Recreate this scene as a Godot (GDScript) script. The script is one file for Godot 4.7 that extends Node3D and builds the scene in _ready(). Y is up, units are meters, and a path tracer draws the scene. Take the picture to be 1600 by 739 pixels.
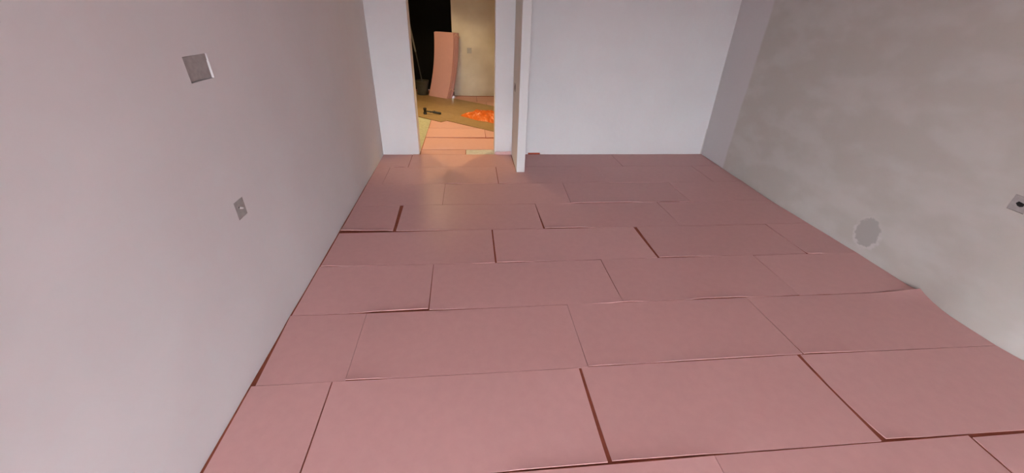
extends Node3D
# Room under renovation: loose pink foam underlay sheets on the floor, bare plaster walls, a doorway into a warm-lit hall.

const XL := -1.085      # face of the left wall
const XR := 3.03        # face of the right wall
const ZB := -4.865      # face of the doorway wall
const ZH := -5.07       # its hall face
const ZR := 3.2        # face of the rear wall (behind the camera)
const CEIL := 2.7
const T := 0.005        # foam thickness
const HX0 := -2.1       # hall
const HX1 := 1.9
const HZ := -8.75
var M := {}
var used := {}
var rng := RandomNumberGenerator.new()
var bump := FastNoiseLite.new()
var sheet_noise := FastNoiseLite.new()


func _ready() -> void:
	rng.seed = 7
	# ---- camera
	var cam := Camera3D.new()
	cam.name = "camera"
	add_child(cam)
	cam.position = Vector3(0, 1.6, 0)
	cam.rotation = Vector3(deg_to_rad(-29.843), deg_to_rad(-6.39), deg_to_rad(1.953))
	cam.fov = 61.75
	cam.near = 0.05
	cam.far = 100.0
	cam.current = true
	# ---- overcast sky, seen only by the window behind the camera
	var we := WorldEnvironment.new()
	we.name = "world_environment"
	var env := Environment.new()
	env.background_mode = Environment.BG_SKY
	var sky := Sky.new()
	var sm := ProceduralSkyMaterial.new()
	sm.sky_top_color = Color(0.85, 0.875, 0.905)
	sm.sky_horizon_color = Color(0.88, 0.90, 0.925)
	sm.ground_horizon_color = Color(0.52, 0.52, 0.54)
	sm.ground_bottom_color = Color(0.42, 0.42, 0.43)
	sm.sky_energy_multiplier = 1.0
	sm.sun_angle_max = 1.0
	sky.sky_material = sm
	env.sky = sky
	env.background_energy_multiplier = 46.0
	env.ambient_light_source = Environment.AMBIENT_SOURCE_DISABLED
	env.tonemap_mode = Environment.TONE_MAPPER_LINEAR
	env.tonemap_exposure = 1.04
	env.sdfgi_enabled = true
	env.ssao_enabled = true
	env.ssil_enabled = true
	we.environment = env
	add_child(we)

	bump.seed = 3
	bump.frequency = 0.9
	bump.fractal_octaves = 3
	sheet_noise.seed = 11
	sheet_noise.frequency = 1.6
	materials()
	room_shell()
	hall_shell()
	foam_floor()
	wall_boxes()
	hall_floor()
	hall_things()
	hall_lamps()


# ------------------------------------------------------------------ helpers
func numbered(called: String) -> String:
	var n: int = used.get(called, 0)
	used[called] = n + 1
	return called if n == 0 else "%s_%03d" % [called, n]

func tag(o: Node3D, label: String, category: String, group := "") -> void:
	o.set_meta("label", label)
	o.set_meta("category", category)
	if group:
		o.set_meta("group", group)

func thing(called: String, label: String, category: String, at := Vector3.ZERO, group := "") -> Node3D:
	var o := Node3D.new()
	o.name = numbered(called)
	add_child(o)
	o.position = at
	tag(o, label, category, group)
	return o

func start() -> SurfaceTool:
	var st := SurfaceTool.new()
	st.begin(Mesh.PRIMITIVE_TRIANGLES)
	return st

func obj(called: String, st: SurfaceTool, m: Material, parent: Node = self) -> MeshInstance3D:
	st.generate_normals()
	var o := MeshInstance3D.new()
	o.name = numbered(called) if parent == self else called
	o.mesh = st.commit()
	o.material_override = m
	o.cast_shadow = GeometryInstance3D.SHADOW_CASTING_SETTING_ON
	parent.add_child(o, true)
	return o

func structure(called: String, st: SurfaceTool, m: Material, label: String, category: String) -> MeshInstance3D:
	var o := obj(called, st, m)
	o.set_meta("kind", "structure")
	tag(o, label, category)
	return o

func tri(st: SurfaceTool, a: Vector3, b: Vector3, c: Vector3, ua := Vector2.ZERO, ub := Vector2.ZERO, uc := Vector2.ZERO) -> void:
	st.set_uv(ua); st.add_vertex(a)
	st.set_uv(ub); st.add_vertex(b)
	st.set_uv(uc); st.add_vertex(c)

# a, b, c, d clockwise when seen from the front
func quad(st: SurfaceTool, a: Vector3, b: Vector3, c: Vector3, d: Vector3, smooth := false) -> void:
	st.set_smooth_group(0 if smooth else -1)
	tri(st, a, b, c); tri(st, a, c, d)

func box(st: SurfaceTool, lo: Vector3, hi: Vector3) -> void:
	var p := func(i: int) -> Vector3: return Vector3(hi.x if i & 1 else lo.x, hi.y if i & 2 else lo.y, hi.z if i & 4 else lo.z)
	for f in [[4, 6, 7, 5], [1, 3, 2, 0], [0, 2, 6, 4], [5, 7, 3, 1], [2, 3, 7, 6], [1, 0, 4, 5]]:
		quad(st, p.call(f[0]), p.call(f[1]), p.call(f[2]), p.call(f[3]))

# box with chamfered edges
func cbox(st: SurfaceTool, lo: Vector3, hi: Vector3, c: float, xf := Transform3D.IDENTITY) -> void:
	var m := (lo + hi) / 2
	var h := (hi - lo) / 2
	var pt := func(s: Vector3, axis: int) -> Vector3:
		var v := Vector3.ZERO
		for k in 3:
			v[k] = s[k] * (h[k] - (0.0 if k == axis else c))
		return xf * (m + v)
	for axis in 3:
		var a := (axis + 1) % 3
		var b := (axis + 2) % 3
		for s in [-1.0, 1.0]:
			var q: Array[Vector3] = []
			for e in [[-1, -1], [-1, 1], [1, 1], [1, -1]]:
				var sv := Vector3.ZERO
				sv[axis] = s; sv[a] = e[0]; sv[b] = e[1]
				q.append(pt.call(sv, axis))
			if s > 0: quad(st, q[0], q[1], q[2], q[3])
			else: quad(st, q[3], q[2], q[1], q[0])
	for axis in 3:  # edges along axis
		var a := (axis + 1) % 3
		var b := (axis + 2) % 3
		for sa in [-1.0, 1.0]:
			for sb in [-1.0, 1.0]:
				var s0 := Vector3.ZERO
				s0[axis] = -1; s0[a] = sa; s0[b] = sb
				var s1 := s0
				s1[axis] = 1
				quad(st, pt.call(s0, a), pt.call(s1, a), pt.call(s1, b), pt.call(s0, b))
	for i in 8:
		var s := Vector3(1 if i & 1 else -1, 1 if i & 2 else -1, 1 if i & 4 else -1)
		st.set_smooth_group(-1)
		tri(st, pt.call(s, 0), pt.call(s, 1), pt.call(s, 2))

# tube through points with radii
func tube(st: SurfaceTool, pts: Array, radii: Array, n := 12, caps := true) -> void:
	var rings := []
	for i in pts.size():
		var d: Vector3 = (pts[min(i + 1, pts.size() - 1)] - pts[max(i - 1, 0)]).normalized()
		var side := d.cross(Vector3(0.13, 0.3, 0.95)).normalized()
		var up := side.cross(d).normalized()
		var r := []
		for k in n:
			var a := TAU * k / n
			r.append(pts[i] + (side * cos(a) + up * sin(a)) * radii[i])
		rings.append(r)
	for i in pts.size() - 1:
		for k in n:
			var k2 := (k + 1) % n
			quad(st, rings[i][k], rings[i + 1][k], rings[i + 1][k2], rings[i][k2], true)
	if caps:
		st.set_smooth_group(-1)
		for k in range(1, n - 1):
			tri(st, rings[0][0], rings[0][k], rings[0][k + 1])
			tri(st, rings[-1][0], rings[-1][k + 1], rings[-1][k])

# lathe round +y; profile is a list of (radius, y)
func lathe(st: SurfaceTool, prof: Array, at: Vector3, n := 28) -> void:
	for i in prof.size() - 1:
		for k in n:
			var a0 := TAU * k / n
			var a1 := TAU * (k + 1) / n
			var p := func(j: int, a: float) -> Vector3: return at + Vector3(cos(a) * prof[j].x, prof[j].y, sin(a) * prof[j].x)
			quad(st, p.call(i, a0), p.call(i + 1, a0), p.call(i + 1, a1), p.call(i, a1), false)

func steps(a: float, b: float, size: float, extra: Array) -> Array:
	var out := []
	var n := int(ceil((b - a) / size))
	for i in n + 1:
		out.append(a + (b - a) * i / n)
	for e in extra:
		if e > a and e < b:
			out = out.filter(func(v): return abs(v - e) > size * 0.25 or v == a or v == b)
			out.append(e)
	out.sort()
	return out

# A plastered wall face over (u, v): origin + u * U + v * Y, N points into the room. Holes are [u0, u1, v0, v1, depth].
# Behind the uneven face stands a plain slab of the given thickness.
func plaster_wall(st: SurfaceTool, O: Vector3, U: Vector3, N: Vector3, u0: float, u1: float, v0: float, v1: float, thick: float, holes: Array, amp: float, wander: bool, flip: bool) -> void:
	var us := []
	var vs := []
	for h in holes:
		us.append_array([h[0], h[1]]); vs.append_array([h[2], h[3]])
	us = steps(u0, u1, 0.06, us)
	vs = steps(v0, v1, 0.06, vs)
	var P := func(u: float, v: float) -> Vector3:
		var edge: float = clamp(min(u - u0, u1 - u) / 0.15, 0.0, 1.0)
		var d: float = bump.get_noise_3d(u * 1.3, v * 1.3, O.x * 7.0 + O.z) * amp * edge
		if wander: d += (XR - right_profile(u)) * exp(-v / 0.45)
		return O + U * u + Vector3.UP * v + N * d
	var uv := func(u: float, v: float) -> Vector2: return Vector2((u - u0) / (u1 - u0), 1.0 - (v - v0) / (v1 - v0))
	st.set_smooth_group(0)
	for i in us.size() - 1:
		for j in vs.size() - 1:
			var uc: float = (us[i] + us[i + 1]) / 2
			var vc: float = (vs[j] + vs[j + 1]) / 2
			var inside := false
			for h in holes:
				if uc > h[0] and uc < h[1] and vc > h[2] and vc < h[3]: inside = true
			if inside: continue
			var c := [[us[i], vs[j]], [us[i], vs[j + 1]], [us[i + 1], vs[j + 1]], [us[i + 1], vs[j]]]
			if flip: c.reverse()
			var p := c.map(func(e): return P.call(e[0], e[1]))
			var w := c.map(func(e): return uv.call(e[0], e[1]))
			tri(st, p[0], p[1], p[2], w[0], w[1], w[2])
			tri(st, p[0], p[2], p[3], w[0], w[2], w[3])
	# sides and floors of the recesses
	st.set_smooth_group(-1)
	for h in holes:
		if h[4] > thick: continue
		var c := [[h[0], h[2]], [h[0], h[3]], [h[1], h[3]], [h[1], h[2]]]
		for k in 4:
			var a: Array = c[k]
			var b: Array = c[(k + 1) % 4]
			var n := 4
			for s in n:
				var s0 := float(s) / n
				var s1 := float(s + 1) / n
				var ua: float = lerp(a[0], b[0], s0)
				var va: float = lerp(a[1], b[1], s0)
				var ub: float = lerp(a[0], b[0], s1)
				var vb: float = lerp(a[1], b[1], s1)
				var back: Vector3 = -N * h[4]
				var q := [P.call(ua, va), P.call(ub, vb), O + U * ub + Vector3.UP * vb + back, O + U * ua + Vector3.UP * va + back]
				var e: Vector2 = uv.call(ua, va)
				tri(st, q[0], q[1], q[2], e, e, e); tri(st, q[0], q[2], q[3], e, e, e)
	# slab behind
	var lo := 0.03
	for h in holes: lo = max(lo, h[4] + 0.001)
	var corner := O + U * u0 + Vector3.UP * v0 - N * lo
	var far := O + U * u1 + Vector3.UP * v1 - N * (lo + thick)
	box(st, corner.min(far), corner.max(far))
	# rim that closes the gap between face and slab
	for k in 4:
		var a := Vector2([u0, u1, u1, u0][k], [v0, v0, v1, v1][k])
		var b := Vector2([u1, u1, u0, u0][k], [v0, v1, v1, v0][k])
		var q := [O + U * a.x + Vector3.UP * a.y, O + U * b.x + Vector3.UP * b.y]
		quad(st, q[0], q[1], q[1] - N * lo, q[0] - N * lo)


# ------------------------------------------------------------------ materials
func noise_tex(freq: float, oct: int, lo: Color, hi: Color, seed_: int, size := 512, normal := false, strength := 1.0) -> NoiseTexture2D:
	var n := FastNoiseLite.new()
	n.seed = seed_
	n.frequency = freq
	n.fractal_octaves = oct
	var t := NoiseTexture2D.new()
	t.width = size; t.height = size
	t.seamless = true
	t.noise = n
	if normal:
		t.as_normal_map = true
		t.bump_strength = strength
	else:
		var g := Gradient.new()
		g.set_color(0, lo); g.set_color(1, hi)
		t.color_ramp = g
	return t

func mat(c: Color, rough := 0.85, spec := 0.5) -> StandardMaterial3D:
	var m := StandardMaterial3D.new()
	m.albedo_color = c
	m.roughness = rough
	m.metallic_specular = spec
	return m

func grainy(lo: Color, hi: Color, freq: float, scale_: float, rough: float, seed_: int, bump_strength := 0.0) -> StandardMaterial3D:
	var m := mat(Color.WHITE, rough)
	m.albedo_texture = noise_tex(freq, 4, lo, hi, seed_)
	m.uv1_triplanar = true
	m.uv1_world_triplanar = true
	m.uv1_scale = Vector3.ONE * scale_
	if bump_strength > 0.0:
		m.normal_enabled = true
		m.normal_texture = noise_tex(0.05, 4, Color.BLACK, Color.WHITE, seed_ + 50, 512, true, bump_strength)
		m.normal_scale = 0.18
	return m

func materials() -> void:
	M.putty = grainy(Color(0.885, 0.878, 0.882), Color(0.90, 0.894, 0.898), 0.006, 0.45, 0.9, 1, 1.2)
	M.stub = grainy(Color(0.86, 0.858, 0.853), Color(0.88, 0.878, 0.873), 0.006, 0.5, 0.85, 4, 1.0)
	M.ceiling = mat(Color(0.93, 0.93, 0.925), 0.95)
	M.hall = grainy(Color(0.74, 0.70, 0.64), Color(0.83, 0.80, 0.74), 0.006, 0.5, 0.9, 5, 1.2)
	M.right = mat(Color.WHITE, 0.92)
	M.right.albedo_texture = right_wall_image()
	M.subfloor = grainy(Color(0.50, 0.24, 0.17), Color(0.60, 0.31, 0.22), 0.02, 1.2, 0.95, 6)
	M.screed = grainy(Color(0.61, 0.60, 0.52), Color(0.71, 0.70, 0.61), 0.02, 1.5, 0.95, 8)
	M.threshold = grainy(Color(0.69, 0.675, 0.66), Color(0.79, 0.775, 0.76), 0.02, 1.5, 0.95, 8)
	M.foam = []
	for k in 3:
		var d := 0.008 * (k - 1)
		var f := grainy(Color(0.80 + d, 0.612 + d, 0.597 + d), Color(0.82 + d, 0.63 + d, 0.615 + d), 0.03, 0.9, 0.43, 20 + k)
		f.normal_enabled = true
		f.normal_texture = noise_tex(0.08, 3, Color.BLACK, Color.WHITE, 70, 512, true, 0.6)
		f.normal_scale = 0.15
		M.foam.append(f)
	M.box_grey = grainy(Color(0.62, 0.605, 0.595), Color(0.69, 0.675, 0.665), 0.02, 3.0, 0.8, 9)
	M.box_hole = mat(Color(0.06, 0.05, 0.05), 0.9)
	M.white_bit = mat(Color(0.82, 0.81, 0.80), 0.7)
	M.brick = grainy(Color(0.66, 0.27, 0.18), Color(0.76, 0.36, 0.25), 0.05, 3.0, 0.95, 10)
	M.black_door = mat(Color(0.055, 0.05, 0.05), 0.75, 0.2)
	M.planks = []
	for k in 4: M.planks.append(wood(k))
	M.film = mat(Color(0.86, 0.70, 0.62), 0.35)
	M.bag = mat(Color(0.76, 0.36, 0.09), 0.32)
	M.rubber = mat(Color(0.07, 0.065, 0.06), 0.6)
	M.bucket = grainy(Color(0.14, 0.14, 0.13), Color(0.36, 0.35, 0.32), 0.03, 3.5, 0.7, 12)
	M.pole = mat(Color(0.20, 0.20, 0.20), 0.5)
	M.pole_grip = mat(Color(0.42, 0.42, 0.42), 0.5)
	M.frame = mat(Color(0.85, 0.85, 0.85), 0.4)
	M.glass = mat(Color(0.95, 0.97, 1.0, 0.06), 0.02)
	M.glass.transparency = BaseMaterial3D.TRANSPARENCY_ALPHA
	M.glow = mat(Color(1.0, 0.85, 0.6), 0.5)
	M.glow.emission_enabled = true
	M.glow.emission = Color(1.0, 0.72, 0.40)
	M.glow.emission_energy_multiplier = 2.0

func wood(k: int) -> StandardMaterial3D:
	var img := Image.create(512, 64, false, Image.FORMAT_RGB8)
	var n := FastNoiseLite.new()
	n.seed = 40 + k
	n.frequency = 1.0
	n.fractal_octaves = 4
	var a := Color(0.50, 0.40, 0.275)
	var b := Color(0.66, 0.55, 0.405)
	for y in 64:
		for x in 512:
			var v := n.get_noise_2d(x * 0.012, y * 0.22) * 0.8 + n.get_noise_2d(x * 0.05, y * 0.9) * 0.35
			img.set_pixel(x, y, a.lerp(b, clamp(0.5 + v + 0.06 * (k - 1.5), 0.0, 1.0)))
	var m := mat(Color.WHITE, 0.5)
	m.albedo_texture = ImageTexture.create_from_image(img)
	return m

# Patchy putty of the right wall: u runs with z from the doorway corner (0) to the rear wall (1), v down from the ceiling.
func right_wall_image() -> ImageTexture:
	var w := 1024
	var h := 512
	var img := Image.create(w, h, false, Image.FORMAT_RGB8)
	var n := FastNoiseLite.new()
	n.seed = 91
	n.frequency = 1.0
	n.fractal_octaves = 4
	var n2 := FastNoiseLite.new()
	n2.seed = 17
	n2.frequency = 1.0
	n2.fractal_octaves = 3
	var raw := Color(0.77, 0.755, 0.725)
	var skim := Color(0.81, 0.80, 0.778)
	var white := Color(0.84, 0.83, 0.83)
	var spot := Color(0.70, 0.69, 0.67)
	for j in h:
		var y := CEIL * (1.0 - (j + 0.5) / h)
		for i in w:
			var z: float = lerp(ZB, ZR, (i + 0.5) / w)
			# trowel sweeps: streaks that run roughly along the wall
			var s := n.get_noise_2d(z * 1.1 + y * 0.5, y * 2.6 - z * 0.35) + 0.5 * n2.get_noise_2d(z * 3.0, y * 4.5)
			var c := raw.lerp(skim, 0.75 * smoothstep(-0.35, 0.55, s + 0.12 * n2.get_noise_2d(z, y * 0.8)))
			# the finished strip in the niche, up to the line of the partition stub
			var e := -4.325 + 0.018 * n.get_noise_2d(3.0, y * 2.5)
			c = c.lerp(white, 1.0 - smoothstep(e - 0.015, e + 0.03, z))
			# damp, unskimmed spot with a pale rim, low on the wall
			var dz := (z + 2.395) / 0.093
			var dy := (y - 0.188) / 0.108
			var r := sqrt(dz * dz + dy * dy) + 0.2 * n2.get_noise_2d(z * 20.0, y * 20.0)
			var rim: float = smoothstep(1.32, 1.14, r) * (0.85 if dy < 0.15 else 0.25)
			c = c.lerp(Color(0.83, 0.815, 0.80), rim)
			c = c.lerp(spot, smoothstep(1.06, 0.96, r))
			img.set_pixel(i, j, c)
	return ImageTexture.create_from_image(img)


# ------------------------------------------------------------------ room
func right_profile(z: float) -> float:   # how the foot of the right wall wanders in x
	var t := [[-4.87, 3.048], [-3.97, 3.025], [-3.42, 3.004], [-2.91, 3.020], [-2.64, 3.032], [-2.17, 3.040], [-1.92, 3.034], [-1.62, 2.992], [-1.41, 2.994], [-1.2, 3.024], [1.3, 3.03]]
	for i in t.size() - 1:
		if z <= t[i + 1][0]:
			return lerp(t[i][1], t[i + 1][1], smoothstep(t[i][0], t[i + 1][0], z))
	return XR

func room_shell() -> void:
	var st := start()
	box(st, Vector3(XL - 0.2, -0.16, ZB), Vector3(XR + 0.25, -T - 0.0005, ZR + 0.2))
	structure("floor", st, M.subfloor, "reddish brown subfloor showing in gaps between the pink foam sheets", "floor")
	st = start()
	box(st, Vector3(XL - 0.2, CEIL, ZB - 0.001), Vector3(XR + 0.25, CEIL + 0.15, ZR + 0.2))
	structure("ceiling", st, M.ceiling, "plain white ceiling above the pink foam floor", "ceiling")
	# left wall: u runs with -z
	st = start()
	plaster_wall(st, Vector3(XL, 0, 0), Vector3(0, 0, -1), Vector3(1, 0, 0), -ZR, -ZB, -0.006, CEIL, 0.12,
		[[1.737, 1.908, 1.311, 1.406, 0.011], [1.75, 1.83, 0.706, 0.794, 0.006]], 0.006, false, false)
	structure("wall_left", st, M.putty, "pale putty wall with one wide and one small wall box", "wall")
	# right wall: u runs with z
	st = start()
	plaster_wall(st, Vector3(XR, 0, 0), Vector3(0, 0, 1), Vector3(-1, 0, 0), ZB, ZR, -0.006, CEIL, 0.12,
		[[-1.76, -1.678, 0.702, 0.788, 0.006]], 0.008, true, false)
	structure("wall_right", st, M.right, "patchy unpainted putty wall with a round damp spot low down", "wall")
	# doorway wall
	st = start()
	plaster_wall(st, Vector3(0, 0, ZB), Vector3(1, 0, 0), Vector3(0, 0, 1), HX0 - 0.15, -0.65, -0.006, CEIL, 0.16, [], 0.004, false, false)
	plaster_wall(st, Vector3(0, 0, ZB), Vector3(1, 0, 0), Vector3(0, 0, 1), 0.286, XR + 0.14, -0.006, CEIL, 0.16,
		[[0.712, 0.872, -0.006, 0.021, 0.02]], 0.004, false, false)
	plaster_wall(st, Vector3(0, 0, ZB), Vector3(1, 0, 0), Vector3(0, 0, 1), -0.65, 0.286, 2.08, CEIL, 0.16, [], 0.003, false, false)
	structure("wall_back", st, M.putty, "smooth white putty wall with the open doorway", "wall")
	# partition stub beside the doorway
	st = start()
	cbox(st, Vector3(0.5, -T, ZB + 0.001), Vector3(0.592, CEIL, -4.234), 0.004)
	structure("wall_stub", st, M.stub, "short white partition stub standing out from the wall beside the doorway", "wall")
	# rear wall with a balcony window
	var wx0 := -0.95
	var wx1 := 0.85
	var wy0 := 0.1
	var wy1 := 2.15
	st = start()
	box(st, Vector3(XL - 0.15, -0.006, ZR), Vector3(wx0, CEIL, ZR + 0.25))
	box(st, Vector3(wx1, -0.006, ZR), Vector3(XR + 0.2, CEIL, ZR + 0.25))
	box(st, Vector3(wx0, wy1, ZR), Vector3(wx1, CEIL, ZR + 0.25))
	box(st, Vector3(wx0, -0.006, ZR), Vector3(wx1, wy0, ZR + 0.25))
	structure("wall_rear", st, M.putty, "white putty wall with the wide balcony window", "wall")
	var win := Node3D.new()
	win.name = "window_1"
	win.set_meta("kind", "structure")
	tag(win, "wide white framed balcony window in the rear wall", "window")
	add_child(win)
	win.position = Vector3(0, wy0, ZR + 0.12)
	for r in [[wx0, wx0 + 0.06, 0.0, wy1 - wy0], [wx1 - 0.06, wx1, 0.0, wy1 - wy0], [-0.08, -0.02, 0.06, wy1 - wy0 - 0.06], [wx0 + 0.06, wx1 - 0.06, 0.0, 0.06], [wx0 + 0.06, wx1 - 0.06, wy1 - wy0 - 0.06, wy1 - wy0]]:
		st = start()
		cbox(st, Vector3(r[0], r[2], -0.03), Vector3(r[1], r[3], 0.03), 0.005)
		obj("window_frame", st, M.frame, win)
	for r in [[wx0 + 0.06, -0.08], [-0.02, wx1 - 0.06]]:
		st = start()
		box(st, Vector3(r[0], 0.06, -0.003), Vector3(r[1], wy1 - wy0 - 0.06, 0.003))
		obj("pane", st, M.glass, win)


# ------------------------------------------------------------------ foam sheets
const NEAR_EDGES := [0.0, 0.02, 0.06, 0.13, 0.24, 0.38, 0.5, 0.62, 0.74, 0.83, 0.89, 0.93, 0.96, 0.98, 1.0]
# where the front edge of a sheet has sprung up: row, sheet -> [from, to, height] along the edge
const SPRUNG := {"0,0": [[0.45, 0.97, 0.005]], "1,1": [[0.5, 0.69, 0.006]], "1,2": [[-0.05, 0.1, 0.005]],
	"2,2": [[-0.08, 0.66, 0.007], [0.7, 0.94, 0.006]], "3,0": [[-0.1, 1.1, 0.010]], "3,2": [[-0.05, 0.36, 0.007]],
	"4,0": [[0.0, 0.12, 0.004]], "4,1": [[-0.05, 0.2, 0.006]], "4,2": [[-0.05, 0.32, 0.006]], "4,3": [[-0.1, 0.35, 0.005]],
	"5,0": [[0.45, 1.1, 0.008]], "5,1": [[0.93, 1.05, 0.004]], "5,2": [[-0.05, 0.1, 0.005], [0.33, 0.74, 0.008]], "5,3": [[0.1, 0.3, 0.003], [0.66, 1.1, 0.009]],
	"6,1": [[-0.05, 0.17, 0.006]], "6,2": [[-0.05, 0.2, 0.004], [0.22, 1.05, 0.005]], "6,3": [[-0.05, 0.35, 0.005]],
	"7,1": [[0.6, 1.1, 0.006]], "7,2": [[-0.1, 0.45, 0.006]], "7,3": [[-0.05, 0.14, 0.006]]}

# s: [x left back, x left front, x right back, x right front, z back left, z back right, z front left, z front right]
# lift: heights of the corners [back left, back right, front right, front left]; bow: how far the left edge bulges to the left
func sheet_mesh(s: Array, lift: Array, bow := 0.0, notch := Rect2(), follow := false, sprung: Array = []) -> SurfaceTool:
	var st := start()
	var us: Array = NEAR_EDGES.duplicate()
	if sprung:
		us = [0.0, 0.015, 0.985, 1.0]
		for i in range(1, 24): us.append(i / 24.0)
		us.sort()
	var vs: Array = NEAR_EDGES.duplicate()
	if notch.size.x > 0:
		for x in [notch.position.x, notch.end.x]: us.append((x - s[0]) / (s[2] - s[0]))
		vs.append((notch.end.y - s[4]) / (s[6] - s[4]))
		us.sort(); vs.sort()
	var P := func(u: float, v: float, y: float) -> Vector3:
		var xl: float = lerp(s[0], s[1], v) - bow * 4.0 * v * (1.0 - v)
		var xr: float = lerp(s[2], s[3], v)
		var z0: float = lerp(s[4], s[5], u)
		var z1: float = lerp(s[6], s[7], u)
		var z: float = lerp(z0, z1, v)
		if follow: xr = right_profile(z) - 0.004
		var x: float = lerp(xl, xr, u)
		var up: float = lift[0] * pow((1 - u) * (1 - v), 6.0) + lift[1] * pow(u * (1 - v), 6.0) + lift[2] * pow(u * v, 6.0) + lift[3] * pow((1 - u) * v, 6.0)
		var rim := 1.0 - 16.0 * u * (1 - u) * v * (1 - v)
		up += 0.0022 * max(0.0, sheet_noise.get_noise_2d(x * 1.7 + s[4] * 31.0, z * 1.7)) * (0.25 + 0.75 * rim)
		for e in sprung:
			var w: float = (e[1] - e[0]) * 0.25
			up += e[2] * smoothstep(e[0], e[0] + w, u) * smoothstep(e[1], e[1] - w, u) * pow(v, 12.0)
		return Vector3(x, up + y, z)
	var skip := func(i: int, j: int) -> bool:
		if i < 0 or j < 0 or i >= us.size() - 1 or j >= vs.size() - 1: return true
		if notch.size.x <= 0: return false
		var c: Vector3 = P.call((us[i] + us[i + 1]) / 2, (vs[j] + vs[j + 1]) / 2, 0)
		return notch.has_point(Vector2(c.x, c.z))
	for i in us.size() - 1:
		for j in vs.size() - 1:
			if skip.call(i, j): continue
			var a := Vector2(us[i], vs[j])
			var b := Vector2(us[i + 1], vs[j + 1])
			var t := [P.call(a.x, a.y, 0), P.call(b.x, a.y, 0), P.call(b.x, b.y, 0), P.call(a.x, b.y, 0)]
			var d := Vector3(0, -T, 0)
			quad(st, t[0], t[1], t[2], t[3], true)
			st.set_smooth_group(1)
			tri(st, t[3] + d, t[2] + d, t[1] + d); tri(st, t[3] + d, t[1] + d, t[0] + d)
			for e in [[0, -1, 0, 1], [1, 0, 1, 2], [0, 1, 2, 3], [-1, 0, 3, 0]]:
				if skip.call(i + e[0], j + e[1]):
					quad(st, t[e[3]], t[e[2]], t[e[2]] + d, t[e[3]] + d)
	return st

const ORDER := ["first", "second", "third", "fourth", "fifth", "sixth"]

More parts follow.
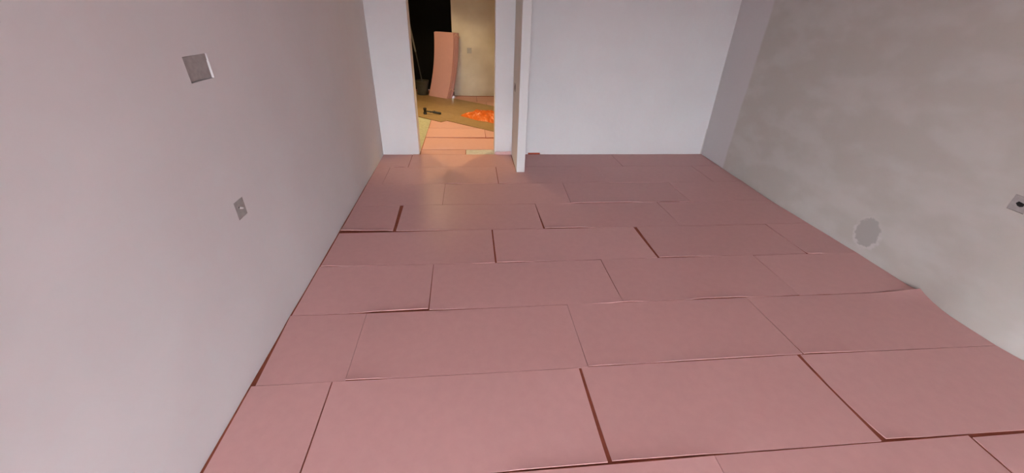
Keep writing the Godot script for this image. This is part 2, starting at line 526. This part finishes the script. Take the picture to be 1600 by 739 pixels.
func foam_floor() -> void:
	# rows run along the doorway wall; sheets in each row start at the wall with the two boxes
	var rows := [
		[  # against the doorway wall, cut narrower
			[-1.083, -1.080, -0.735, -0.733, -4.860, -4.858, -4.412, -4.409],
			[-0.728, -0.726, 0.492, 0.494, -4.860, -4.861, -4.409, -4.408],
			[0.598, 0.598, 1.801, 1.804, -4.858, -4.856, -4.408, -4.409],
			[1.806, 1.810, 3.03, 3.02, -4.858, -4.860, -4.409, -4.411]],
		[
			[-1.079, -1.077, -0.929, -0.927, -4.404, -4.405, -3.900, -3.901],
			[-0.925, -0.924, 0.271, 0.270, -4.403, -4.404, -3.901, -3.899],
			[0.2785, 0.2775, 1.474, 1.473, -4.405, -4.404, -3.895, -3.899],
			[1.4755, 1.4745, 2.672, 2.673, -4.404, -4.405, -3.899, -3.894],
			[2.677, 2.679, 3.02, 3.02, -4.405, -4.408, -3.897, -3.902]],
		[
			[-1.076, -1.074, -0.285, -0.286, -3.897, -3.896, -3.391, -3.396],
			[-0.281, -0.282, 0.960, 0.937, -3.893, -3.893, -3.397, -3.381],
			[0.965, 0.942, 2.147, 2.145, -3.895, -3.891, -3.391, -3.390],
			[2.151, 2.150, 3.02, 3.0, -3.891, -3.898, -3.391, -3.415]],
		[
			[-1.074, -1.070, -0.669, -0.657, -3.387, -3.391, -2.912, -2.905],
			[-0.637, -0.631, 0.586, 0.588, -3.394, -3.376, -2.906, -2.897],
			[0.590, 0.604, 1.796, 1.810, -3.384, -3.384, -2.898, -2.894],
			[1.804, 1.813, 3.0, 3.0, -3.382, -3.410, -2.897, -2.902]],
		[
			[-1.072, -1.070, 0.149, 0.150, -2.880, -2.893, -2.410, -2.396],
			[0.161, 0.164, 1.374, 1.384, -2.890, -2.889, -2.397, -2.403],
			[1.407, 1.403, 2.598, 2.609, -2.890, -2.891, -2.405, -2.404],
			[2.604, 2.617, 3.0, 3.0, -2.893, -2.898, -2.397, -2.402]],
		[
			[-1.074, -1.074, -0.292, -0.285, -2.405, -2.394, -1.896, -1.903],
			[-0.288, -0.278, 0.937, 0.940, -2.392, -2.390, -1.901, -1.899],
			[0.943, 0.945, 2.152, 2.163, -2.399, -2.400, -1.903, -1.909],
			[2.160, 2.164, 3.0, 3.0, -2.395, -2.399, -1.905, -1.903]],
		[
			[-1.080, -1.056, -0.646, -0.641, -1.892, -1.889, -1.394, -1.393],
			[-0.644, -0.639, 0.575, 0.577, -1.889, -1.895, -1.397, -1.395],
			[0.577, 0.580, 1.776, 1.792, -1.899, -1.899, -1.402, -1.408],
			[1.781, 1.799, 3.0, 3.0, -1.903, -1.890, -1.408, -1.393]],
		[
			[-1.073, -1.066, -0.704, -0.699, -1.391, -1.391, -0.895, -0.894],
			[-0.698, -0.692, 0.526, 0.527, -1.391, -1.392, -0.894, -0.899],
			[0.541, 0.547, 1.752, 1.767, -1.396, -1.401, -0.903, -0.899],
			[1.777, 1.796, 3.0, 3.0, -1.402, -1.389, -0.906, -0.896]],
		[
			[-1.072, -1.072, -0.222, -0.224, -0.889, -0.889, -0.392, -0.392],
			[-0.218, -0.220, 0.984, 0.980, -0.889, -0.892, -0.392, -0.392],
			[0.988, 0.984, 2.191, 2.188, -0.894, -0.893, -0.394, -0.394],
			[2.206, 2.196, 3.0, 3.0, -0.884, -0.885, -0.390, -0.390]],
	]
	var z := -0.387
	var shift := 0
	while z < ZR - 0.1:   # rows under and behind the camera
		var cuts := [XL + 0.012]
		var x: float = XL + [0.5, 1.0, 0.25, 0.8][shift % 4]
		while x < XR - 0.15:
			cuts.append(x)
			x += 1.203
		cuts.append(XR)
		var row := []
		for k in cuts.size() - 1:
			row.append([cuts[k] + 0.002, cuts[k] + 0.002, cuts[k + 1] - 0.002, cuts[k + 1] - 0.002, z, z, min(z + 0.499, ZR - 0.004), min(z + 0.499, ZR - 0.004)])
		rows.append(row)
		z += 0.504
		shift += 1
	for r in rows.size():
		for k in rows[r].size():
			var s: Array = rows[r][k]
			var lift := []
			for c in 4: lift.append(rng.randf_range(0.0, 0.0035))
			var bow := 0.0
			var notch := Rect2()
			if r == 1 and k == 2: notch = Rect2(0.497, -4.45, 0.098, 0.219)
			if r == 3 and k == 0: lift = [0.001, 0.002, 0.002, 0.012]
			if r == 6 and k == 3: lift = [0.0, 0.03, 0.0, 0.003]
			if r == 7 and k == 3: bow = 0.010
			if r == 5 and k == 0: lift = [0.0, 0.001, 0.005, 0.0]
			if r == 8: lift = [[0.001, 0.001, 0, 0], [0.002, 0.0045, 0.004, 0.001], [0.0, 0.001, 0, 0], [0, 0, 0, 0]][k]
			var last: bool = k == rows[r].size() - 1
			var o := obj("foam_sheet", sheet_mesh(s, lift, bow, notch, last, SPRUNG.get("%d,%d" % [r, k], [])), M.foam[(r * 7 + k * 3 + r * k) % 3])
			var where: String = ORDER[k] + " from the two-box wall"
			if last: where = "last one, against the damp-spot wall"
			var line: String = "in the row along the doorway wall" if r == 0 else ("in row %s from the doorway wall" % ["one", "two", "three", "four", "five", "six", "seven", "eight", "nine", "ten", "eleven", "twelve", "thirteen", "fourteen", "fifteen", "sixteen", "seventeen"][r])
			tag(o, "pink foam sheet, %s, %s" % [where, line], "foam sheet", "pink foam underlay sheets on the room floor")
	# strip of foam standing against the wall between doorway and stub
	var st := start()
	var prev := []
	for i in 9:
		var t := i / 8.0
		var x: float = lerp(0.292, 0.496, t)
		var top := 0.036 + 0.006 * t + 0.0015 * sin(t * 9.0)
		var ring := [Vector3(x, 0.003, ZB + 0.020), Vector3(x, top, ZB + 0.010), Vector3(x, top, ZB + 0.005), Vector3(x, 0.003, ZB + 0.015)]
		if prev:
			for q in 4: quad(st, prev[q], prev[(q + 1) % 4], ring[(q + 1) % 4], ring[q])
		else:
			quad(st, ring[0], ring[1], ring[2], ring[3])
		prev = ring
	quad(st, prev[3], prev[2], prev[1], prev[0])
	tag(obj("foam_offcut", st, M.foam[2]), "narrow pink foam strip standing against the wall between doorway and stub", "foam strip")
	st = start()
	cbox(st, Vector3(0.716, -0.004, ZB - 0.019), Vector3(0.868, 0.018, ZB - 0.004), 0.002)
	tag(obj("brick_piece", st, M.brick), "bit of red brick showing in a notch at the foot of the wall", "brick")


# ------------------------------------------------------------------ wall boxes
func wall_boxes() -> void:
	# wide double box, recessed, skimmed over
	var t := thing("wall_box", "wide grey double wall box recessed high above the small single one", "wall box", Vector3(XL - 0.011, 1.311, -1.8225))
	var st := start()
	cbox(st, Vector3(0.0, 0.001, -0.084), Vector3(0.004, 0.094, 0.0845), 0.001)
	obj("cover_plate", st, M.box_grey, t)
	st = start()
	cbox(st, Vector3(0.004, 0.068, -0.083), Vector3(0.0065, 0.0935, 0.083), 0.001)
	obj("cover_flap", st, M.box_grey, t)
	# single box below it
	t = thing("wall_box", "small grey single wall box with a white wire stub, below the wide one", "wall box", Vector3(XL - 0.006, 0.706, -1.79))
	st = start()
	cbox(st, Vector3(0.0, 0.001, -0.0395), Vector3(0.004, 0.087, 0.0395), 0.001)
	obj("cover_plate", st, M.box_grey, t)
	st = start()
	tube(st, [Vector3(0.003, 0.05, 0.004), Vector3(0.010, 0.05, 0.003), Vector3(0.014, 0.046, -0.002)], [0.0055, 0.0055, 0.004], 8)
	obj("wire_stub", st, M.white_bit, t)
	st = start()
	tube(st, [Vector3(0.0038, 0.054, 0.010), Vector3(0.0048, 0.054, 0.010)], [0.004, 0.004], 8)
	obj("screw_hole", st, M.box_hole, t)
	# single box in the right wall, with a broken hole
	t = thing("wall_box", "grey single wall box with a dark broken hole in the putty wall", "wall box", Vector3(XR - 0.0, 0.702, -1.719))
	st = start()
	cbox(st, Vector3(-0.004, 0.001, -0.0405), Vector3(0.004, 0.085, 0.0405), 0.001)
	obj("cover_plate", st, M.box_grey, t)
	st = start()
	var hole := [Vector2(-0.018, 0.042), Vector2(-0.010, 0.055), Vector2(0.006, 0.053), Vector2(0.02, 0.050), Vector2(0.019, 0.034), Vector2(0.007, 0.028), Vector2(-0.006, 0.031)]
	for k in range(1, hole.size() - 1):
		st.set_smooth_group(-1)
		tri(st, Vector3(-0.0046, hole[0].y, hole[0].x), Vector3(-0.0046, hole[k].y, hole[k].x), Vector3(-0.0046, hole[k + 1].y, hole[k + 1].x))
	for k in hole.size():
		var a: Vector2 = hole[k]
		var b: Vector2 = hole[(k + 1) % hole.size()]
		quad(st, Vector3(-0.0046, a.y, a.x), Vector3(-0.0046, b.y, b.x), Vector3(-0.003, b.y, b.x), Vector3(-0.003, a.y, a.x))
	obj("broken_hole", st, M.box_hole, t)
	# box in the side of the stub
	t = thing("wall_box", "grey single wall box in the side of the partition stub facing the doorway", "wall box", Vector3(0.5, 0.80, -4.65))
	st = start()
	cbox(st, Vector3(-0.004, 0.0, -0.042), Vector3(0.004, 0.085, 0.042), 0.001)
	obj("cover_plate", st, M.box_grey, t)
	st = start()
	cbox(st, Vector3(-0.0046, 0.02, -0.025), Vector3(-0.0035, 0.065, 0.025), 0.0004)
	obj("socket_hole", st, M.box_hole, t)
	# far hall wall
	t = thing("wall_box", "small grey wall box in the beige hall wall", "wall box", Vector3(-0.006, 0.81, HZ))
	st = start()
	cbox(st, Vector3(-0.046, 0.0, -0.004), Vector3(0.046, 0.10, 0.004), 0.001)
	obj("cover_plate", st, M.box_grey, t)


# ------------------------------------------------------------------ hall
func hall_shell() -> void:
	var st := start()
	box(st, Vector3(HX0 - 0.15, -0.16, -9.6), Vector3(HX1 + 0.15, -T - 0.0005, ZB))
	structure("floor_hall", st, M.subfloor, "reddish brown subfloor of the hall under its foam sheets", "floor")
	st = start()
	box(st, Vector3(HX0 - 0.15, CEIL, -9.6), Vector3(HX1 + 0.15, CEIL + 0.15, ZB - 0.002))
	structure("ceiling_hall", st, M.ceiling, "white ceiling over the hall", "ceiling")
	st = start()
	plaster_wall(st, Vector3(0, 0, HZ), Vector3(1, 0, 0), Vector3(0, 0, 1), -0.338, HX1 + 0.1, -0.006, CEIL, 0.75, [], 0.006, false, false)
	structure("wall_hall_far", st, M.hall, "beige plaster wall at the far side of the hall", "wall")
	st = start()
	box(st, Vector3(HX0, -0.006, HZ - 0.75), Vector3(-1.45, CEIL, HZ))
	structure("wall_entrance", st, M.hall, "beige plaster wall on the far side of the black entrance door", "wall")
	st = start()
	box(st, Vector3(HX0 - 0.15, -0.006, -9.6), Vector3(HX0, CEIL, ZH))
	structure("wall_hall_left", st, M.hall, "beige plaster wall on the entrance door side of the hall", "wall")
	st = start()
	box(st, Vector3(HX1, -0.006, -9.6), Vector3(HX1 + 0.15, CEIL, ZH))
	structure("wall_hall_right", st, M.hall, "beige plaster wall on the hall side away from the entrance", "wall")
	# black entrance door in the recess
	var d := Node3D.new()
	d.name = "door_1"
	d.set_meta("kind", "structure")
	tag(d, "matt black entrance door behind the bucket and pole", "door")
	add_child(d)
	d.position = Vector3(-0.9, 0, -9.4)
	st = start()
	cbox(st, Vector3(-0.55, 0.0, -0.05), Vector3(0.545, CEIL, 0.0), 0.004)
	obj("door_leaf", st, M.black_door, d)
	st = start()
	box(st, Vector3(-0.55, 0.0, 0.0), Vector3(-0.50, CEIL, 0.05))
	box(st, Vector3(0.50, 0.0, 0.0), Vector3(0.545, CEIL, 0.05))
	obj("door_frame", st, M.black_door, d)
	st = start()
	cbox(st, Vector3(-0.40, 1.0, 0.0), Vector3(-0.37, 1.03, 0.06), 0.003)
	cbox(st, Vector3(-0.40, 1.0, 0.045), Vector3(-0.28, 1.025, 0.06), 0.003)
	obj("door_handle", st, M.black_door, d)

func plank(poly: PackedVector2Array, y0: float, y1: float, dir: Vector2, org: Vector2) -> SurfaceTool:
	var st := start()
	st.set_smooth_group(-1)
	var n := poly.size()
	if Geometry2D.is_polygon_clockwise(poly): poly.reverse()
	var uv := func(p: Vector2) -> Vector2:
		var r := p - org
		return Vector2(r.dot(dir) / 1.2, r.dot(Vector2(-dir.y, dir.x)) / 0.126)
	for k in range(1, n - 1):
		tri(st, Vector3(poly[0].x, y1, poly[0].y), Vector3(poly[k].x, y1, poly[k].y), Vector3(poly[k + 1].x, y1, poly[k + 1].y), uv.call(poly[0]), uv.call(poly[k]), uv.call(poly[k + 1]))
		tri(st, Vector3(poly[0].x, y0, poly[0].y), Vector3(poly[k + 1].x, y0, poly[k + 1].y), Vector3(poly[k].x, y0, poly[k].y))
	for k in n:
		var a := poly[k]
		var b := poly[(k + 1) % n]
		quad(st, Vector3(a.x, y1, a.y), Vector3(a.x, y0, a.y), Vector3(b.x, y0, b.y), Vector3(b.x, y1, b.y))
	return st

func hall_floor() -> void:
	var st := start()
	cbox(st, Vector3(-0.073, -T, -5.053), Vector3(0.284, -0.0005, -4.868), 0.001)
	tag(obj("threshold_strip", st, M.threshold), "pale bare threshold strip on the partition stub side of the doorway", "threshold")
	st = start()
	cbox(st, Vector3(-1.4, -T, -7.2), Vector3(-0.650, -0.003, -5.08), 0.001)
	tag(obj("screed_patch", st, M.screed), "pale yellowish bare screed beside the hall foam sheets", "floor patch")
	# foam rows of the hall
	var rows := [[-5.048, -4.870, [[-0.64, -0.080]]],
		[-5.566, -5.064, [[-0.640, 0.55], [0.555, 1.75]]],
		[-6.118, -5.632, [[-0.645, 0.20], [0.204, 1.40]]],
		[-6.618, -6.126, [[-0.643, 0.52], [0.524, 1.72]]],
		[-7.118, -6.622, [[-0.66, -0.05], [-0.046, 1.15]]],
		[-7.618, -7.122, [[-0.60, 0.58], [0.584, 1.78]]],
		[-8.115, -7.622, [[-0.68, 0.30], [0.304, 1.5]]],
		[-8.655, -8.125, [[-0.60, 0.12], [0.124, 1.3]]]]
	for r in rows.size():
		for k in rows[r][2].size():
			var e: Array = rows[r][2][k]
			var s := [e[0], e[0] + 0.003, e[1], e[1] - 0.002, rows[r][0], rows[r][0] + 0.003, rows[r][1], rows[r][1] + 0.002]
			if r == 1: s[4] = -5.606; s[5] = -5.56
			var o := obj("foam_sheet", sheet_mesh(s, [0.0, 0.001, 0.0015, 0.001]), M.foam[(r + k) % 3])
			var label := "pink foam sheet in the hall, %s, row %s past the threshold" % [["nearer the dark entrance side", "farther from the dark entrance"][k], ["zero", "one", "two", "three", "four", "five", "six", "seven"][r]]
			if r == 0: label = "narrow pink foam piece lying in the doorway beside the pale threshold strip"
			tag(o, label, "foam sheet", "pink foam underlay sheets on the hall floor")
	# laminate laid on the diagonal
	var floor_t := thing("laminate_floor", "brown laminate planks laid diagonally on the hall foam", "laminate floor", Vector3(0, 0.003, 0))
	var d := Vector2(0.745, 0.667)
	var n := Vector2(0.667, -0.745)
	var p0 := Vector2(-0.394, -6.566)
	var area := PackedVector2Array([Vector2(HX0 + 0.02, -8.66), Vector2(-1.42, -8.66), Vector2(-1.42, -9.3), Vector2(-0.38, -9.3), Vector2(-0.38, -8.66), Vector2(HX1 - 0.02, -8.66), Vector2(HX1 - 0.02, -5.2), Vector2(HX0 + 0.02, -5.2)])
	for row in range(-1, 11):
		var a := row * 0.126
		var off: float = [0.0, 0.43, 0.86, 0.2, 0.63, 1.05][(row + 1) % 6]
		for k in range(-4, 4):
			var s0: float = k * 1.2 + off + 0.0006
			var s1: float = s0 + 1.1988
			if row == -1:
				s0 = (k + 1) * 1.2 - 1.2 + 0.0006; s1 = s0 + 1.1988
				if k >= 0: continue
			var a1 := a + 0.1254
			var poly := PackedVector2Array([p0 + d * s0 + n * a, p0 + d * s1 + n * a, p0 + d * s1 + n * a1, p0 + d * s0 + n * a1])
			for piece in Geometry2D.intersect_polygons(poly, area):
				obj("plank", plank(piece, 0.0, 0.008, d, p0 + d * s0 + n * a), M.planks[(row * 5 + k * 3 + 40) % 4], floor_t)

func hall_things() -> void:
	var base := 0.0115
	# ---- stack of foam sheets leaning and bowed
	var dv := Vector3(0.77, 0, 0.638)        # along the width
	var nv := Vector3(0.638, 0, -0.77)       # into the thickness
	var o0 := Vector3(-0.854, base, -8.629)  # front left foot
	var t := thing("foam_stack", "bowed stack of pink foam sheets leaning by the dark entrance", "foam sheets", o0)
	var count := 14
	var thick := 0.158
	for c in count:
		var st := start()
		var prev := []
		var f0 := thick * c / count
		var f1 := thick * (c + 0.94) / count
		var jit := rng.randf_range(-0.006, 0.006)
		var jt := rng.randf_range(-0.006, 0.004)
		for i in 15:
			var k := i / 14.0
			var y: float = k * (1.165 + jt)
			var lean := 0.262 * (1.0 - pow(1.0 - k, 2.0))
			var ring := []
			for e in [[0.0, f0], [0.5, f0], [0.5, f1], [0.0, f1]]:
				ring.append(dv * (e[0] + jit) + nv * (lean + e[1]) + Vector3(0, y, 0))
			if prev:
				for q in 4: quad(st, prev[q], prev[(q + 1) % 4], ring[(q + 1) % 4], ring[q])
			else:
				quad(st, ring[3], ring[2], ring[1], ring[0])
			prev = ring
		quad(st, prev[0], prev[1], prev[2], prev[3])
		obj("sheet", st, M.foam[c % 3], t)
	# torn bits of wrapping film at the side
	for b in [[0.10, 0.045], [0.93, 0.05]]:
		var st := start()
		var prev := []
		for i in 9:
			var k := i / 8.0
			var y: float = 1.165 * (b[0] + 0.03 * sin(k * 5.0) + 0.03 * k)
			var kk := y / 1.165
			var lean := 0.262 * (1.0 - pow(1.0 - kk, 2.0))
			var p: Vector3 = dv * 0.512 + nv * (lean + thick * k) + Vector3(0, y, 0)
			var w: float = b[1] * (0.35 + 0.3 * sin(k * 8.0) ** 2)
			var ring := [p, p + Vector3(0, w, 0), p + Vector3(0, w, 0) + dv * 0.004, p + dv * 0.004]
			if prev:
				for q in 4: quad(st, prev[q], prev[(q + 1) % 4], ring[(q + 1) % 4], ring[q])
			prev = ring
		var film := obj("wrapping_film", st, M.film, t)
		film.set_meta("label", "torn shred of clear wrapping film")
	# ---- bucket
	t = thing("bucket", "dark plaster-stained bucket standing by the black entrance door", "bucket", Vector3(-0.985, base, -8.74))
	var st := start()
	lathe(st, [Vector2(0.0, 0.0), Vector2(0.10, 0.0), Vector2(0.105, 0.006), Vector2(0.132, 0.27), Vector2(0.128, 0.27), Vector2(0.101, 0.012), Vector2(0.0, 0.012)], Vector3.ZERO)
	obj("body", st, M.bucket, t)
	st = start()
	lathe(st, [Vector2(0.129, 0.262), Vector2(0.139, 0.262), Vector2(0.139, 0.278), Vector2(0.129, 0.278)], Vector3.ZERO)
	obj("rim", st, M.bucket, t)
	st = start()
	var hp := []
	var hr := []
	for i in 13:
		var a := PI * i / 12.0
		hp.append(Vector3(cos(a) * 0.138, 0.265 - 0.07 * sin(a), 0.02 + 0.125 * sin(a)))
		hr.append(0.003)
	tube(st, hp, hr, 6)
	obj("handle", st, M.pole, t)
	# ---- pole standing in the bucket
	t = thing("mop_pole", "thin grey pole standing in the dark bucket by the black door", "pole", Vector3(-0.945, base + 0.014, -8.74))
	st = start()
	var foot := Vector3(0.0, 0.0, 0.0)
	var top := Vector3(-0.225, 1.40, -0.10)
	tube(st, [foot, foot.lerp(top, 0.5), foot.lerp(top, 0.56)], [0.011, 0.011, 0.011], 10)
	obj("shaft", st, M.pole, t)
	st = start()
	tube(st, [foot.lerp(top, 0.56), foot.lerp(top, 0.57), top], [0.011, 0.015, 0.015], 10)
	obj("grip", st, M.pole_grip, t)
	# ---- hammer
	t = thing("hammer", "black hammer lying on the brown laminate", "hammer", Vector3(-0.775, base, -6.98))
	st = start()
	tube(st, [Vector3(0, 0.0, 0), Vector3(0, 0.004, 0), Vector3(0, 0.032, 0), Vector3(0, 0.036, 0)], [0.026, 0.029, 0.029, 0.022], 14)
	tube(st, [Vector3(0, 0.034, 0), Vector3(0, 0.070, 0)], [0.021, 0.021], 14)
	tube(st, [Vector3(0, 0.068, 0), Vector3(0, 0.072, 0), Vector3(0, 0.100, 0), Vector3(0, 0.104, 0)], [0.022, 0.028, 0.028, 0.024], 14)
	obj("head", st, M.rubber, t)
	st = start()
	tube(st, [Vector3(0.012, 0.053, 0.0), Vector3(0.10, 0.042, 0.008), Vector3(0.135, 0.038, 0.011)], [0.010, 0.010, 0.011], 10)
	obj("handle", st, M.rubber, t)
	st = start()
	tube(st, [Vector3(0.13, 0.038, 0.011), Vector3(0.14, 0.036, 0.012), Vector3(0.25, 0.022, 0.021), Vector3(0.27, 0.020, 0.023)], [0.013, 0.017, 0.019, 0.014], 12)
	obj("grip", st, M.rubber, t)
	# small tool beside it
	t = thing("hand_tool", "small dark hand tool lying against the black hammer handle", "tool", Vector3(-0.66, base, -7.13))
	st = start()
	cbox(st, Vector3(-0.055, 0.0, -0.012), Vector3(0.05, 0.018, 0.012), 0.004, Transform3D(Basis(Vector3.UP, 0.7), Vector3.ZERO))
	obj("body", st, M.rubber, t)
	st = start()
	cbox(st, Vector3(0.05, 0.006, -0.006), Vector3(0.085, 0.009, 0.006), 0.001, Transform3D(Basis(Vector3.UP, 0.7), Vector3.ZERO))
	obj("tip", st, M.pole_grip, t)
	# ---- crumpled orange bag
	st = start()
	var pts := [Vector2(-0.175, -6.875), Vector2(0.0, -7.03), Vector2(0.10, -7.12), Vector2(0.26, -7.06), Vector2(0.42, -7.12), Vector2(0.58, -6.95), Vector2(0.62, -6.65), Vector2(0.50, -6.36), Vector2(0.36, -6.375), Vector2(0.25, -6.47), Vector2(0.12, -6.54), Vector2(-0.02, -6.70)]
	var cen := Vector2(0.24, -6.77)
	var crease := FastNoiseLite.new()
	crease.seed = 5
	crease.frequency = 7.0
	crease.fractal_type = FastNoiseLite.FRACTAL_RIDGED
	crease.fractal_octaves = 3
	var loops := 14
	var around := 72
	var grid := []
	for i in loops + 1:
		var ring := []
		var r := 1.0 - float(i) / loops
		for k in around:
			var f := float(k) / around * pts.size()
			var a: Vector2 = pts[int(f) % pts.size()].lerp(pts[(int(f) + 1) % pts.size()], f - floor(f))
			var p: Vector2 = cen.lerp(a, r)
			var hgt: float = (1.0 - pow(r, 2.2)) * 0.055 + (1.0 - pow(r, 6.0)) * (0.012 + 0.045 * max(0.0, crease.get_noise_2d(p.x, p.y)))
			if p.distance_to(Vector2(0.11, -7.0)) < 0.09: hgt += 0.04 * (1.0 - p.distance_to(Vector2(0.11, -7.0)) / 0.09)
			ring.append(Vector3(p.x, base + 0.003 + (hgt if i > 0 else 0.0), p.y))
		grid.append(ring)
	for i in loops:
		for k in around:
			var k2 := (k + 1) % around
			quad(st, grid[i][k], grid[i][k2], grid[i + 1][k2], grid[i + 1][k])
	var under := []
	for k in around: under.append(Vector3(grid[0][k].x, base, grid[0][k].z))
	for k in around:
		var k2 := (k + 1) % around
		quad(st, under[k], under[k2], grid[0][k2], grid[0][k])
		tri(st, Vector3(cen.x, base, cen.y), under[k2], under[k])
	tag(obj("plastic_bag", st, M.bag), "crumpled bright orange plastic bag on the brown laminate", "bag")

func hall_lamps() -> void:
	# a wide round lamp near the entrance and two recessed downlights near the doorway
	for p in [[Vector3(-0.90, CEIL, -6.95), 0.14, 4.4, 62.0, "large round ceiling lamp in the hall near the entrance"],
			[Vector3(-1.145, CEIL, -5.87), 0.05, 2.9, 44.5, "small recessed downlight on the entrance side of the hall doorway"],
			[Vector3(0.71, CEIL, -5.67), 0.05, 2.9, 44.5, "small recessed downlight on the other side of the hall doorway"]]:
		var r: float = p[1]
		var t := thing("ceiling_lamp", p[4], "lamp", p[0])
		var st := start()
		lathe(st, [Vector2(0.0, 0.0), Vector2(r * 1.18, 0.0), Vector2(r * 1.18, -0.03), Vector2(r, -0.03), Vector2(r, -0.012), Vector2(0.0, -0.012)], Vector3.ZERO)
		obj("housing", st, M.frame, t)
		st = start()
		lathe(st, [Vector2(0.0, -0.02), Vector2(r * 0.99, -0.02), Vector2(r * 0.99, -0.028), Vector2(0.0, -0.028)], Vector3.ZERO)
		obj("diffuser", st, M.glow, t)
		var l := SpotLight3D.new()
		l.name = "lamp_light"
		l.light_color = Color(1.0, 0.88, 0.63)
		l.light_energy = p[2]
		l.light_size = r
		l.spot_range = 15.0
		l.spot_angle = p[3]
		l.spot_attenuation = 2.0
		l.spot_angle_attenuation = 0.25
		l.shadow_enabled = true
		t.add_child(l)
		l.position = Vector3(0, -0.045, 0)
		l.rotation = Vector3(-PI / 2, 0, 0)
